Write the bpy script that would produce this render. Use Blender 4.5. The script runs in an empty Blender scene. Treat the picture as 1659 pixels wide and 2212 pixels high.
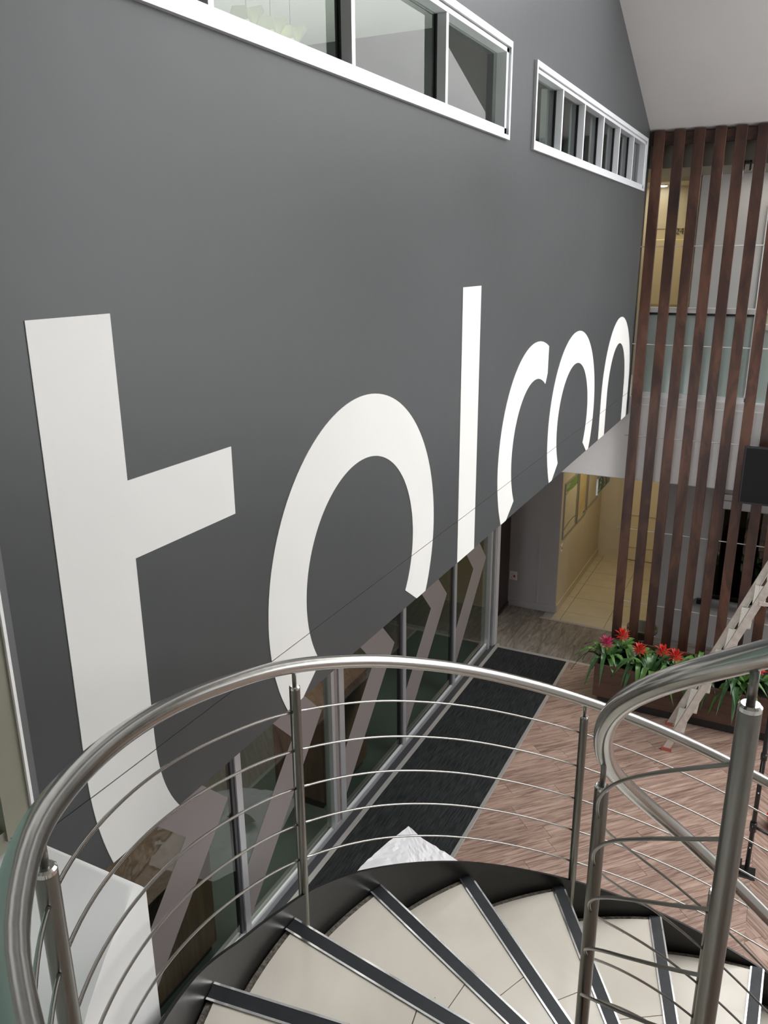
import bpy, bmesh, math, random
from math import sin, cos, pi, sqrt, radians
from mathutils import Vector, Matrix
random.seed(7)
SC = bpy.context.scene
COL = SC.collection
G = 5.3            # all heights below are measured from the eye; the ground floor lies 5.3 m lower, at world z = 0

# ------------------------------------------------------------------ camera, world, lights, exposure
def set_camera():
    f = 1747.99; ya, pi_, ro = radians(26.781), radians(17.46), radians(-.394)
    fw = Vector((-sin(ya)*cos(pi_), cos(ya)*cos(pi_), -sin(pi_)))
    r = Vector((cos(ya), sin(ya), 0)); u = r.cross(fw)
    r2 = cos(ro)*r + sin(ro)*u; u2 = -sin(ro)*r + cos(ro)*u
    cd = bpy.data.cameras.new('camera'); co = bpy.data.objects.new('camera', cd); COL.objects.link(co)
    m = Matrix((r2, u2, -fw)).transposed().to_4x4(); m.translation = Vector((0, 0, G)); co.matrix_world = m
    cd.sensor_fit = 'VERTICAL'; cd.sensor_height = 24.0; cd.lens = 24.0*f/2212.0; cd.clip_start = .02; cd.clip_end = 200
    SC.camera = co
set_camera()
SC.view_settings.view_transform = 'Standard'; SC.view_settings.look = 'None'
SC.view_settings.gamma = 1.0; SC.view_settings.use_curve_mapping = False
SC.view_settings.exposure = 0.0
W = bpy.data.worlds.new('overcast_sky'); SC.world = W; W.use_nodes = True
W.node_tree.nodes['Background'].inputs[0].default_value = (.98, .985, 1.0, 1)
W.node_tree.nodes['Background'].inputs[1].default_value = 6.1
SC.cycles.max_bounces = 10; SC.cycles.diffuse_bounces = 6; SC.cycles.glossy_bounces = 5
SC.cycles.transparent_max_bounces = 16; SC.cycles.use_denoising = True
SC.cycles.sample_clamp_indirect = 6.0; SC.cycles.caustics_reflective = False; SC.cycles.caustics_refractive = False

def area(name, loc, size, power, col, rot=(0, 0, 0), size_y=None):
    l = bpy.data.lights.new(name, 'AREA'); l.energy = power; l.color = col; l.size = size
    if size_y: l.shape = 'RECTANGLE'; l.size_y = size_y
    o = bpy.data.objects.new(name, l); COL.objects.link(o); o.location = (loc[0], loc[1], loc[2]+G); o.rotation_euler = rot
    return o
WARM = (1.0, .86, .62)
area('passage_ceiling_light', (-2.1, 12.6, -2.72), .5, 13, WARM, size_y=1.6)
area('upper_corridor_light', (-2.1, 11.75, .90), .4, 8, WARM)
area('gallery_fill_light', (-.6, 10.7, .90), .4, 3.5, (1, .93, .8))  # added fill without a fitting; lifts the gallery's white wall
area('office_uplight_fill', (-3.6, 4.6, -.4), 2.0, 120, (1, .98, .93), rot=(pi, 0, 0))  # unseen upward lamp, added to brighten the office ceiling
area('reception_light', (.6, 12.6, -2.75), .8, 6, WARM)
area('ground_office_fill', (-4.6, 5.0, -2.1), 1.5, 62, (1, .95, .85), size_y=5)  # added lamp so floor and cabinets show behind the shopfront glass

# ------------------------------------------------------------------ materials
def new_mat(name):
    m = bpy.data.materials.new(name); m.use_nodes = True
    return m, m.node_tree, m.node_tree.nodes['Principled BSDF']
def N(nt, typ, **kw):
    n = nt.nodes.new(typ)
    for k, v in kw.items():
        if k in n.inputs: n.inputs[k].default_value = v
        else: setattr(n, k, v)
    return n
def mat(name, col, rough=.5, metal=0., var=0., scale=6., bump=0., bscale=60., stretch=(1, 1, 1), coat=0., spec=.5, rvar=0.):
    m, nt, b = new_mat(name); L = nt.links
    b.inputs['Base Color'].default_value = (*col, 1); b.inputs['Roughness'].default_value = rough
    b.inputs['Metallic'].default_value = metal; b.inputs['Coat Weight'].default_value = coat
    b.inputs['Specular IOR Level'].default_value = spec
    tc = N(nt, 'ShaderNodeTexCoord'); mp = N(nt, 'ShaderNodeMapping'); mp.inputs['Scale'].default_value = stretch
    L.new(tc.outputs['Object'], mp.inputs['Vector'])
    if var or rvar:
        n = N(nt, 'ShaderNodeTexNoise', Scale=scale, Detail=5.); L.new(mp.outputs[0], n.inputs['Vector'])
        if var:
            r = N(nt, 'ShaderNodeMapRange'); r.inputs['From Min'].default_value = .3; r.inputs['From Max'].default_value = .7
            r.inputs['To Min'].default_value = 1-var; r.inputs['To Max'].default_value = 1+var
            mx = N(nt, 'ShaderNodeMix', data_type='RGBA', blend_type='MULTIPLY'); mx.inputs[0].default_value = 1
            L.new(n.outputs['Fac'], r.inputs['Value']); L.new(r.outputs[0], mx.inputs[7]); mx.inputs[6].default_value = (*col, 1)
            L.new(mx.outputs[2], b.inputs['Base Color'])
        if rvar:
            r = N(nt, 'ShaderNodeMapRange'); r.inputs['To Min'].default_value = max(.02, rough-rvar); r.inputs['To Max'].default_value = rough+rvar
            L.new(n.outputs['Fac'], r.inputs['Value']); L.new(r.outputs[0], b.inputs['Roughness'])
    if bump:
        n = N(nt, 'ShaderNodeTexNoise', Scale=bscale, Detail=4.); L.new(mp.outputs[0], n.inputs['Vector'])
        bp = N(nt, 'ShaderNodeBump', Strength=bump, Distance=.01); L.new(n.outputs['Fac'], bp.inputs['Height']); L.new(bp.outputs[0], b.inputs['Normal'])
    return m
def wood(name, stops, stretch, scale=3., rough=.4, island=.25, distort=1.5, bump=.05):
    """streaky grain running along the object's local x, tone differing from board to board"""
    m, nt, b = new_mat(name); L = nt.links
    tc = N(nt, 'ShaderNodeTexCoord'); oi = N(nt, 'ShaderNodeObjectInfo')
    mp = N(nt, 'ShaderNodeMapping'); mp.inputs['Scale'].default_value = stretch
    ad = N(nt, 'ShaderNodeVectorMath', operation='MULTIPLY_ADD')
    cb = N(nt, 'ShaderNodeCombineXYZ'); 
    for i in range(3): L.new(oi.outputs['Random'], cb.inputs[i])
    L.new(cb.outputs[0], ad.inputs[0]); ad.inputs[1].default_value = (37, 53, 71); L.new(tc.outputs['Object'], ad.inputs[2])
    L.new(ad.outputs[0], mp.inputs['Vector'])
    n = N(nt, 'ShaderNodeTexNoise', Scale=scale, Detail=8., Distortion=distort); L.new(mp.outputs[0], n.inputs['Vector'])
    n.inputs['Roughness'].default_value = .62
    cr = N(nt, 'ShaderNodeValToRGB'); e = cr.color_ramp.elements
    e[0].position = stops[0][0]; e[0].color = (*stops[0][1], 1); e[1].position = stops[-1][0]; e[1].color = (*stops[-1][1], 1)
    for p, c in stops[1:-1]:
        q = e.new(p); q.color = (*c, 1)
    L.new(n.outputs['Fac'], cr.inputs[0])
    r = N(nt, 'ShaderNodeMapRange'); r.inputs['To Min'].default_value = 1-island; r.inputs['To Max'].default_value = 1+island
    L.new(oi.outputs['Random'], r.inputs['Value'])
    mx = N(nt, 'ShaderNodeMix', data_type='RGBA', blend_type='MULTIPLY'); mx.inputs[0].default_value = 1
    L.new(cr.outputs[0], mx.inputs[6]); L.new(r.outputs[0], mx.inputs[7]); L.new(mx.outputs[2], b.inputs['Base Color'])
    b.inputs['Roughness'].default_value = rough
    if bump:
        bp = N(nt, 'ShaderNodeBump', Strength=bump, Distance=.01); L.new(n.outputs['Fac'], bp.inputs['Height']); L.new(bp.outputs[0], b.inputs['Normal'])
    return m
def glass(name, tint=(.9, .95, .93), ior=1.5, boost=0.):
    m = bpy.data.materials.new(name); m.use_nodes = True; nt = m.node_tree; nt.nodes.clear(); L = nt.links
    out = N(nt, 'ShaderNodeOutputMaterial'); mx = N(nt, 'ShaderNodeMixShader'); fr = N(nt, 'ShaderNodeFresnel', IOR=ior)
    tr = N(nt, 'ShaderNodeBsdfTransparent'); tr.inputs[0].default_value = (*tint, 1)
    gl = N(nt, 'ShaderNodeBsdfGlossy', Roughness=.0)
    ge = N(nt, 'ShaderNodeNewGeometry')      # the back face of the pane only lets light through (no doubled reflection)
    ma = N(nt, 'ShaderNodeMath', operation='ADD', use_clamp=True); ma.inputs[1].default_value = boost
    iv = N(nt, 'ShaderNodeMath', operation='SUBTRACT'); iv.inputs[0].default_value = 1.; L.new(ge.outputs['Backfacing'], iv.inputs[1])
    mm = N(nt, 'ShaderNodeMath', operation='MULTIPLY'); L.new(fr.outputs[0], ma.inputs[0]); L.new(ma.outputs[0], mm.inputs[0]); L.new(iv.outputs[0], mm.inputs[1])
    L.new(mm.outputs[0], mx.inputs[0])
    L.new(tr.outputs[0], mx.inputs[1]); L.new(gl.outputs[0], mx.inputs[2]); L.new(mx.outputs[0], out.inputs[0])
    return m
def emis(name, col, s):
    m, nt, b = new_mat(name); b.inputs['Base Color'].default_value = (*col, 1)
    b.inputs['Emission Color'].default_value = (*col, 1); b.inputs['Emission Strength'].default_value = s
    return m

M = {}
M['wall_grey'] = mat('charcoal wall paint', (.053, .057, .059), .42, var=.05, scale=1.1, bump=.10, bscale=9, rvar=.05, spec=.4)
M['wall_strip'] = mat('mid grey paint', (.12, .125, .125), .4)
M['letter'] = mat('white wall paint', (.76, .76, .73), .4, var=.02, scale=2, bump=.05, bscale=20)
M['white'] = mat('white paint', (.87, .865, .85), .5, var=.015, scale=3)
M['white_box'] = mat('white plaster', (.74, .74, .72), .55, var=.03, scale=5, bump=.12, bscale=12)
M['ceiling'] = mat('ceiling paint', (.62, .61, .60), .6, var=.02, scale=2)
M['pier'] = mat('warm grey paint', (.40, .385, .39), .5, var=.02, scale=2)
M['lower_grey'] = mat('pale grey paint', (.42, .41, .405), .5, var=.02)
M['soffit'] = mat('shade-darkened soffit paint', (.20, .18, .145), .6)  # cream darkened in colour to carry the shade on the bulkhead
M['cream'] = mat('cream wall paint', (.55, .49, .365), .5, var=.03, scale=3)
M['cream_door'] = mat('cream door enamel', (.66, .57, .38), .35)
M['alu'] = mat('powder coated aluminium', (.72, .74, .76), .3, metal=.25)
M['alu_grey'] = mat('satin aluminium', (.50, .51, .52), .35, metal=.6)
M['alu_dark'] = mat('dark gasket', (.03, .03, .035), .4)  # plain dark colour of gaskets and mullion sides
M['beige_frame'] = mat('beige frame', (.24, .235, .18), .4)
M['teal'] = mat('frosted teal glass', (.27, .40, .36), .18, var=.06, scale=3)
M['frosted'] = mat('frosted balustrade glass', (.50, .60, .555), .2, var=.04, scale=2)
M['steel'] = mat('brushed stainless steel', (.47, .46, .435), .21, metal=1., stretch=(1, 1, 1), rvar=.06, scale=40)
M['steel_post'] = mat('satin stainless steel', (.235, .23, .21), .30, metal=1., rvar=.05, scale=30)
M['steel_cap'] = mat('polished stainless steel', (.78, .77, .75), .14, metal=1.)
M['black_steel'] = mat('black painted steel plate', (.014, .014, .013), .33, spec=.35, var=.4, scale=5, rvar=.12, bump=.04, bscale=30)
M['nosing'] = mat('dark rubber stair nosing', (.016, .018, .021), .42, spec=.35, var=.2, scale=30)
M['tile'] = None
M['grout'] = mat('rough mortar', (.17, .15, .12), .9, var=.5, scale=70, bump=.8, bscale=90)
M['herring'] = wood('walnut vinyl plank', [(.30, (.12, .072, .055)), (.45, (.265, .172, .135)), (.56, (.38, .265, .21)), (.72, (.48, .36, .30))], (1.2, 15, 1), 2.0, .42, .10, 1.2)
M['laminate'] = wood('grey oak laminate', [(.30, (.10, .084, .068)), (.48, (.215, .188, .16)), (.60, (.29, .26, .225)), (.75, (.38, .345, .31))], (1.1, 5.5, 1), 1.5, .4, .10, 2.2)
M['slat'] = wood('dark stained timber', [(.30, (.014, .007, .005)), (.46, (.042, .017, .011)), (.60, (.080, .034, .020)), (.78, (.125, .055, .031))], (3, 3, .9), 1.6, .42, .22, .8)
M['planter'] = wood('walnut veneer', [(.3, (.045, .022, .015)), (.55, (.085, .043, .028)), (.75, (.12, .06, .04))], (1, 6, 9), 1.4, .4, .0, 1.)
M['cabinet'] = wood('brown office veneer', [(.3, (.10, .052, .03)), (.55, (.19, .105, .06)), (.75, (.26, .15, .095))], (7, 7, .7), 1.6, .4, .1, 1.)
M['plinth'] = mat('black plinth', (.012, .011, .011), .5)
M['brown_panel'] = mat('dark brown lacquer', (.028, .014, .014), .3)
M['fl_tile'] = mat('cream floor tile', (.58, .52, .39), .22, var=.05, scale=4)
M['trim'] = mat('brushed metal trim', (.50, .48, .46), .35, metal=.5)
M['entrance_strip'] = mat('charcoal threshold', (.035, .036, .042), .35)
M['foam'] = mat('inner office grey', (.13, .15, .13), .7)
M['vinyl'] = mat('taupe privacy vinyl', (.20, .175, .17), .35)
M['glass'] = glass('window glass', (.55, .60, .58), 1.5, .03)
M['glass_low'] = glass('shopfront glass', (.70, .75, .72), 1.5, .03)
M['glass_dark'] = glass('dark reception glass', (.30, .30, .30), 1.5, .05)
M['black'] = mat('black plastic', (.012, .012, .013), .3)
M['screen'] = mat('matt black screen', (.004, .004, .004), .45, spec=.25)
M['bucket'] = mat('khaki plastic', (.15, .125, .085), .45)
M['ladder'] = mat('scuffed aluminium', (.60, .57, .52), .42, metal=.45, var=.15, scale=14, rvar=.1)
M['ladder_step'] = mat('worn ribbed aluminium', (.62, .59, .53), .45, metal=.35, var=.25, scale=50, stretch=(6, 1, 6))
M['red_foot'] = mat('worn red rubber', (.35, .10, .07), .7)
M['leaf'] = mat('bromeliad leaf green', (.085, .185, .045), .25, var=.35, scale=12)
M['leaf_dark'] = mat('deep leaf green', (.035, .095, .032), .25, var=.3, scale=12)
M['red'] = mat('red bract', (.62, .035, .025), .4, var=.2, scale=30)
M['pink'] = mat('magenta bract', (.50, .035, .12), .4, var=.3, scale=30)
M['orange'] = mat('yellow orange bract base', (.75, .30, .04), .4)
M['soil'] = mat('dark potting soil', (.012, .009, .006), .9, bump=.6)
M['paper'] = mat('white crumpled paper', (.90, .89, .91), .7)
M['plastic_sheet'] = mat('brown plastic sheet', (.23, .18, .13), .2, var=.3, scale=5)
M['rag'] = mat('maroon rag', (.06, .03, .03), .7)
M['lampshade'] = emis('softly lit folded shade', (.86, .84, .66), .75)
M['white_plastic'] = mat('white plastic', (.75, .75, .74), .35)
M['red_plastic'] = mat('red plastic', (.45, .03, .03), .35)
M['sign_green'] = mat('sign green', (.012, .17, .06), .4)
M['poster_green'] = mat('poster green', (.12, .24, .05), .4)
M['poster_tan'] = mat('poster tan print', (.50, .39, .17), .3, var=.12, scale=6)
M['poster_pale'] = mat('poster pale print', (.52, .47, .33), .3, var=.08, scale=5)
M['ink'] = mat('dark print', (.05, .06, .05), .5)
M['steel_frame'] = mat('grey snap frame', (.33, .33, .31), .35, metal=.5)
M['down'] = emis('lit downlight', (1, .95, .82), 9.)
M['office_wall'] = mat('office wall', (.66, .65, .62), .6)
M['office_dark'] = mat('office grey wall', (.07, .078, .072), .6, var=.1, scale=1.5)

def tile_mat():
    m, nt, b = new_mat('cream porcelain stair tile'); L = nt.links
    tc = N(nt, 'ShaderNodeTexCoord')
    a = N(nt, 'ShaderNodeTexNoise', Scale=2.2, Detail=6., Distortion=1.); L.new(tc.outputs['Object'], a.inputs['Vector'])
    cr = N(nt, 'ShaderNodeValToRGB'); cr.color_ramp.elements[0].position = .3; cr.color_ramp.elements[1].position = .7
    cr.color_ramp.elements[0].color = (.70, .645, .55, 1); cr.color_ramp.elements[1].color = (.79, .735, .64, 1); L.new(a.outputs['Fac'], cr.inputs[0])
    v = N(nt, 'ShaderNodeTexVoronoi', Scale=16.); L.new(tc.outputs['Object'], v.inputs['Vector'])
    wn = N(nt, 'ShaderNodeTexWhiteNoise'); L.new(v.outputs['Position'], wn.inputs['Vector'])
    th = N(nt, 'ShaderNodeMath', operation='MULTIPLY'); th.inputs[1].default_value = .055; L.new(wn.outputs['Value'], th.inputs[0])
    su = N(nt, 'ShaderNodeMath', operation='SUBTRACT'); su.inputs[1].default_value = .008; L.new(th.outputs[0], su.inputs[0])
    lt = N(nt, 'ShaderNodeMath', operation='LESS_THAN'); L.new(v.outputs['Distance'], lt.inputs[0]); 
    sb = N(nt, 'ShaderNodeMath', operation='MULTIPLY'); sb.inputs[1].default_value = .9; L.new(su.outputs[0], sb.inputs[0]); L.new(sb.outputs[0], lt.inputs[1])
    mx = N(nt, 'ShaderNodeMix', data_type='RGBA'); L.new(lt.outputs[0], mx.inputs[0]); L.new(cr.outputs[0], mx.inputs[6]); mx.inputs[7].default_value = (.34, .29, .22, 1)
    L.new(mx.outputs[2], b.inputs['Base Color']); b.inputs['Roughness'].default_value = .16
    return m
M['tile'] = tile_mat()
def carpet_mat():
    m, nt, b = new_mat('black ribbed carpet'); L = nt.links
    tc = N(nt, 'ShaderNodeTexCoord'); mp = N(nt, 'ShaderNodeMapping'); mp.inputs['Scale'].default_value = (26, 1.6, 1); L.new(tc.outputs['Object'], mp.inputs[0])
    a = N(nt, 'ShaderNodeTexNoise', Scale=3.2, Detail=5.); L.new(mp.outputs[0], a.inputs['Vector'])
    c = N(nt, 'ShaderNodeTexNoise', Scale=300., Detail=2.); L.new(tc.outputs['Object'], c.inputs['Vector'])
    ad = N(nt, 'ShaderNodeMath', operation='ADD'); mu = N(nt, 'ShaderNodeMath', operation='MULTIPLY'); mu.inputs[1].default_value = .35
    L.new(c.outputs['Fac'], mu.inputs[0]); L.new(a.outputs['Fac'], ad.inputs[0]); L.new(mu.outputs[0], ad.inputs[1])
    cr = N(nt, 'ShaderNodeValToRGB'); e = cr.color_ramp.elements; e[0].position = .52; e[1].position = .85
    e[0].color = (.006, .006, .007, 1); e[1].color = (.034, .037, .038, 1); L.new(ad.outputs[0], cr.inputs[0]); L.new(cr.outputs[0], b.inputs['Base Color'])
    b.inputs['Roughness'].default_value = .85; b.inputs['Specular IOR Level'].default_value = .25
    bp = N(nt, 'ShaderNodeBump', Strength=.6, Distance=.01); L.new(ad.outputs[0], bp.inputs['Height']); L.new(bp.outputs[0], b.inputs['Normal'])
    return m
M['carpet'] = carpet_mat()

# ------------------------------------------------------------------ helpers
def base_of(p):
    v = Vector((0, 0, 0))
    while p is not None: v += p.location; p = p.parent
    return v
def obj(name, bm, m, parent=None, smooth=False, origin=None, kind=None, label=None):
    """link a bmesh (eye-relative heights) as one mesh object"""
    bm.normal_update()
    off = base_of(parent)
    o3 = Vector(origin) + Vector((0, 0, G)) - off if origin is not None else None
    sh = Vector((0, 0, G)) - off - (o3 if o3 is not None else Vector((0, 0, 0)))
    bmesh.ops.translate(bm, vec=sh, verts=bm.verts)
    bmesh.ops.recalc_face_normals(bm, faces=bm.faces)
    me = bpy.data.meshes.new(name); bm.to_mesh(me); bm.free()
    if smooth:
        for p in me.polygons: p.use_smooth = True
    me.materials.append(m)
    o = bpy.data.objects.new(name, me); COL.objects.link(o)
    if parent is not None: o.parent = parent
    if o3 is not None: o.location = o3
    if kind: o['kind'] = kind
    if label: o['label'] = label
    return o
def tag(o, label, cat, group=None):
    o['label'] = label; o['category'] = cat
    if group: o['group'] = group
    return o
def thing(name, loc, label, cat, group=None):
    o = bpy.data.objects.new(name, None); COL.objects.link(o); o.empty_display_size = .1
    o.location = (loc[0], loc[1], loc[2]+G); return tag(o, label, cat, group)
def box(bm, x0, x1, y0, y1, z0, z1, bev=0.):
    vs = [bm.verts.new((x, y, z)) for x in (x0, x1) for y in (y0, y1) for z in (z0, z1)]
    fs = [(0, 1, 3, 2), (4, 6, 7, 5), (0, 4, 5, 1), (2, 3, 7, 6), (0, 2, 6, 4), (1, 5, 7, 3)]
    F = [bm.faces.new([vs[i] for i in f]) for f in fs]
    if bev:
        es = set(e for f in F for e in f.edges)
        bmesh.ops.bevel(bm, geom=list(es), offset=bev, segments=2, affect='EDGES', profile=.5)
    return vs
def B(*boxes, bev=0.):
    bm = bmesh.new()
    for b in boxes: box(bm, *b, bev=bev)
    return bm
def obox(bm, c, ax, ay, az, sx, sy, sz):
    """box centred at c with half sizes along three unit axes"""
    c = Vector(c); ax = Vector(ax).normalized(); ay = Vector(ay).normalized(); az = Vector(az).normalized()
    vs = [bm.verts.new(c + ax*sx*i + ay*sy*j + az*sz*k) for i in (-1, 1) for j in (-1, 1) for k in (-1, 1)]
    for f in [(0, 1, 3, 2), (4, 6, 7, 5), (0, 4, 5, 1), (2, 3, 7, 6), (0, 2, 6, 4), (1, 5, 7, 3)]: bm.faces.new([vs[i] for i in f])
def bar(bm, p, q, w, h, up=(0, 0, 1)):
    p = Vector(p); q = Vector(q); d = (q-p).normalized(); s = d.cross(Vector(up)).normalized(); u = s.cross(d)
    obox(bm, (p+q)/2, d, s, u, (q-p).length/2, w/2, h/2)
def tube(bm, pts, r, n=12, cap=True, rs=None):
    pts = [Vector(p) for p in pts]; rings = []
    for i, p in enumerate(pts):
        a = pts[max(i-1, 0)]; b = pts[min(i+1, len(pts)-1)]; d = (b-a).normalized()
        up = Vector((0, 0, 1)) if abs(d.z) < .95 else Vector((1, 0, 0))
        s = d.cross(up).normalized(); u = s.cross(d); rr = rs[i] if rs else r
        rings.append([bm.verts.new(p + s*rr*cos(2*pi*k/n) + u*rr*sin(2*pi*k/n)) for k in range(n)])
    for a, b in zip(rings, rings[1:]):
        for k in range(n): bm.faces.new((a[k], a[(k+1) % n], b[(k+1) % n], b[k]))
    if cap: bm.faces.new(rings[0][::-1]); bm.faces.new(rings[-1])
    return bm
def lathe(bm, x, y, prof, n=24):
    rings = [[bm.verts.new((x+r*cos(2*pi*k/n), y+r*sin(2*pi*k/n), z)) for k in range(n)] for r, z in prof]
    for a, b in zip(rings, rings[1:]):
        for k in range(n): bm.faces.new((a[k], a[(k+1) % n], b[(k+1) % n], b[k]))
    bm.faces.new(rings[0][::-1]); bm.faces.new(rings[-1])
def prism(bm, poly, z0, z1):
    a = [bm.verts.new((x, y, z0)) for x, y in poly]; b = [bm.verts.new((x, y, z1)) for x, y in poly]
    bm.faces.new(a[::-1]); bm.faces.new(b); n = len(poly)
    for k in range(n): bm.faces.new((a[k], a[(k+1) % n], b[(k+1) % n], b[k]))
def clip(poly, nx, ny, c):
    """keep nx*x+ny*y<=c"""
    out = []
    for i in range(len(poly)):
        p, q = poly[i], poly[(i+1) % len(poly)]; dp = nx*p[0]+ny*p[1]-c; dq = nx*q[0]+ny*q[1]-c
        if dp <= 0: out.append(p)
        if dp*dq < 0: t = dp/(dp-dq); out.append((p[0]+t*(q[0]-p[0]), p[1]+t*(q[1]-p[1])))
    return out
def smooth_auto(o, ang=40):
    o.data.set_sharp_from_angle(angle=radians(ang)) if hasattr(o.data, 'set_sharp_from_angle') else None

FZ = -5.3      # ground floor level
XW = -1.74     # face of the big lettered wall
WB = -1.84     # its lower edge
XG = -3.38     # glazing line below it
YF = 10.1      # face of the far slab

# ------------------------------------------------------------------ the setting: floors
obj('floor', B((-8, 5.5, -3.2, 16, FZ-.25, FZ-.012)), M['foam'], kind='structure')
fl = bpy.data.objects.new('floor_covering', None); COL.objects.link(fl); fl.location = (0, 0, G+FZ); fl['kind'] = 'structure'
fl.name = 'floor'
def plank(poly, ang, m, parent, name='floor_plank', z0=FZ-.012, z1=FZ, gap=.0015):
    cx = sum(p[0] for p in poly)/len(poly); cy = sum(p[1] for p in poly)/len(poly)
    c, s = cos(-ang), sin(-ang); loc = [((x-cx)*c-(y-cy)*s, (x-cx)*s+(y-cy)*c) for x, y in poly]
    loc = [(u-math.copysign(gap, u), v-math.copysign(gap, v)) for u, v in loc]
    bm = bmesh.new(); n = len(loc)
    a = [bm.verts.new((u, v, z0-FZ)) for u, v in loc]; b = [bm.verts.new((u, v, z1-FZ)) for u, v in loc]
    bm.faces.new(a[::-1]); bm.faces.new(b)
    for k in range(n): bm.faces.new((a[k], a[(k+1) % n], b[(k+1) % n], b[k]))
    bmesh.ops.recalc_face_normals(bm, faces=bm.faces)
    me = bpy.data.meshes.new(name); bm.to_mesh(me); bm.free(); me.materials.append(m)
    o = bpy.data.objects.new(name, me); COL.objects.link(o); o.parent = parent
    o.location = (cx, cy, 0); o.rotation_euler = (0, 0, ang)
    return o
def planks(x0, x1, y0, y1, ang, w, ln, m, parent, seed=0):
    rnd = random.Random(seed); c, s = cos(ang), sin(ang)
    cs = [(x*c+y*s, -x*s+y*c) for x in (x0, x1) for y in (y0, y1)]
    u0, u1 = min(a for a, b in cs), max(a for a, b in cs); v0, v1 = min(b for a, b in cs), max(b for a, b in cs)
    v = v0
    while v < v1:
        u = u0-ln*rnd.random()
        while u < u1:
            q = [(u, v), (u+ln, v), (u+ln, v+w), (u, v+w)]
            P = [(a*c-b*s, a*s+b*c) for a, b in q]
            for nx, ny, k in ((1, 0, x1), (-1, 0, -x0), (0, 1, y1), (0, -1, -y0)):
                if len(P) > 2: P = clip(P, nx, ny, k)
            if len(P) > 2:
                A = abs(sum(P[i][0]*P[(i+1) % len(P)][1]-P[(i+1) % len(P)][0]*P[i][1] for i in range(len(P))))/2
                if A > .002: plank(P, ang, m, parent)
            u += ln
        v += w
planks(-2.23, .24, 3.6, 10.0, radians(45.5), .18, 1.22, M['herring'], fl, 1)
planks(.24, 1.2, 3.6, 10.0, radians(-46), .18, 1.22, M['herring'], fl, 2)
obj('floor_field', B((-2.23, 4.6, -3, 3.6, FZ-.012, FZ), (1.2, 4.6, 3.6, 10.0, FZ-.012, FZ)), M['herring'], fl)
planks(-2.98, -1.4, 10.06, 11.22, radians(90), .19, 1.3, M['laminate'], fl, 3)
planks(-3.75, -2.98, 10.06, 11.5, radians(90), .19, 1.3, M['laminate'], fl, 4)
obj('floor_field', B((-1.4, 4.6, 10.06, 11.4, FZ-.012, FZ)), M['laminate'], fl)
# passage tiles
tw = .605
xs = [-2.84, -2.70, -2.70+.66, -1.42]; 
for i in range(3):
    y = 11.26 if i == 0 else 11.26
    first = 1
    while y < 14.4:
        h = .36 if first else .62; first = 0; y2 = min(y+h, 14.4)
        plank([(xs[i]+.002, y+.002), (xs[i+1]-.002, y+.002), (xs[i+1]-.002, y2-.002), (xs[i]+.002, y2-.002)], 0, M['fl_tile'], fl, 'floor_tile', gap=.001)
        y = y2
obj('floor_joint', B((-2.84, -1.42, 11.26, 14.4, FZ-.012, FZ-.004)), M['ink'], fl)
plank([(-2.98, 11.26), (-2.842, 11.26), (-2.842, 11.48), (-2.98, 11.48)], 0, M['trim'], fl, 'floor_tile')
# metal strips between floor finishes
def trim(n, *b, m='trim'): return obj('trim_%d' % n, B(b, bev=.002), M[m], kind='structure')
trim(1, -3.28, .3, 10.0, 10.06, FZ-.01, FZ+.008)
trim(2, -2.265, -2.225, 3.2, 10.0, FZ-.01, FZ+.008)
trim(3, -3.0, -1.4, 11.21, 11.26, FZ-.01, FZ+.010)
trim(4, -3.30, -3.25, 1.0, 10.1, FZ-.01, FZ+.012)
trim(5, -3.38, -3.30, 1.0, 10.04, FZ-.01, FZ+.004, m='entrance_strip')
tag(obj('entrance_carpet', B((-3.25, -2.265, 3.0, 10.0, FZ-.006, FZ+.006)), M['carpet']), 'long black ribbed carpet strip along the shopfront glass', 'carpet')

# ------------------------------------------------------------------ the lettered wall
YL0, YL1 = 1.25, 10.08
W1 = (-1.2, 5.13); W2 = (5.65, 9.80); WZ = (.69, 1.19)
def wall_left():
    bm = bmesh.new(); x0, x1 = XW-.16, XW
    GR = -1.56
    box(bm, x0, x1, YL0, YL1, WB, GR-.002); box(bm, x0, x1-.003, YL0, YL1, GR-.002, GR+.002)
    box(bm, x0, x1, YL0, YL1, GR+.002, WZ[0])
    box(bm, x0, x1, -3.0, YL0, WZ[0]-.1, WZ[0])
    box(bm, x0, x1, W1[1], W2[0], WZ[0], WZ[1]); box(bm, x0, x1, W2[1], YL1, WZ[0], WZ[1]); box(bm, x0, x1, -3.0, W1[0], WZ[0], WZ[1])
    box(bm, x0, x1, -3.0, YL1, WZ[1], 3.7)
    return obj('wall_left', bm, M['wall_grey'], kind='structure')
wl = wall_left()
obj('painted_strip', B((XW, XW+.002, YL0, YL0+.035, WB, WZ[0])), M['wall_strip'], wl, label='paler grey edge strip of the wall')
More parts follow.
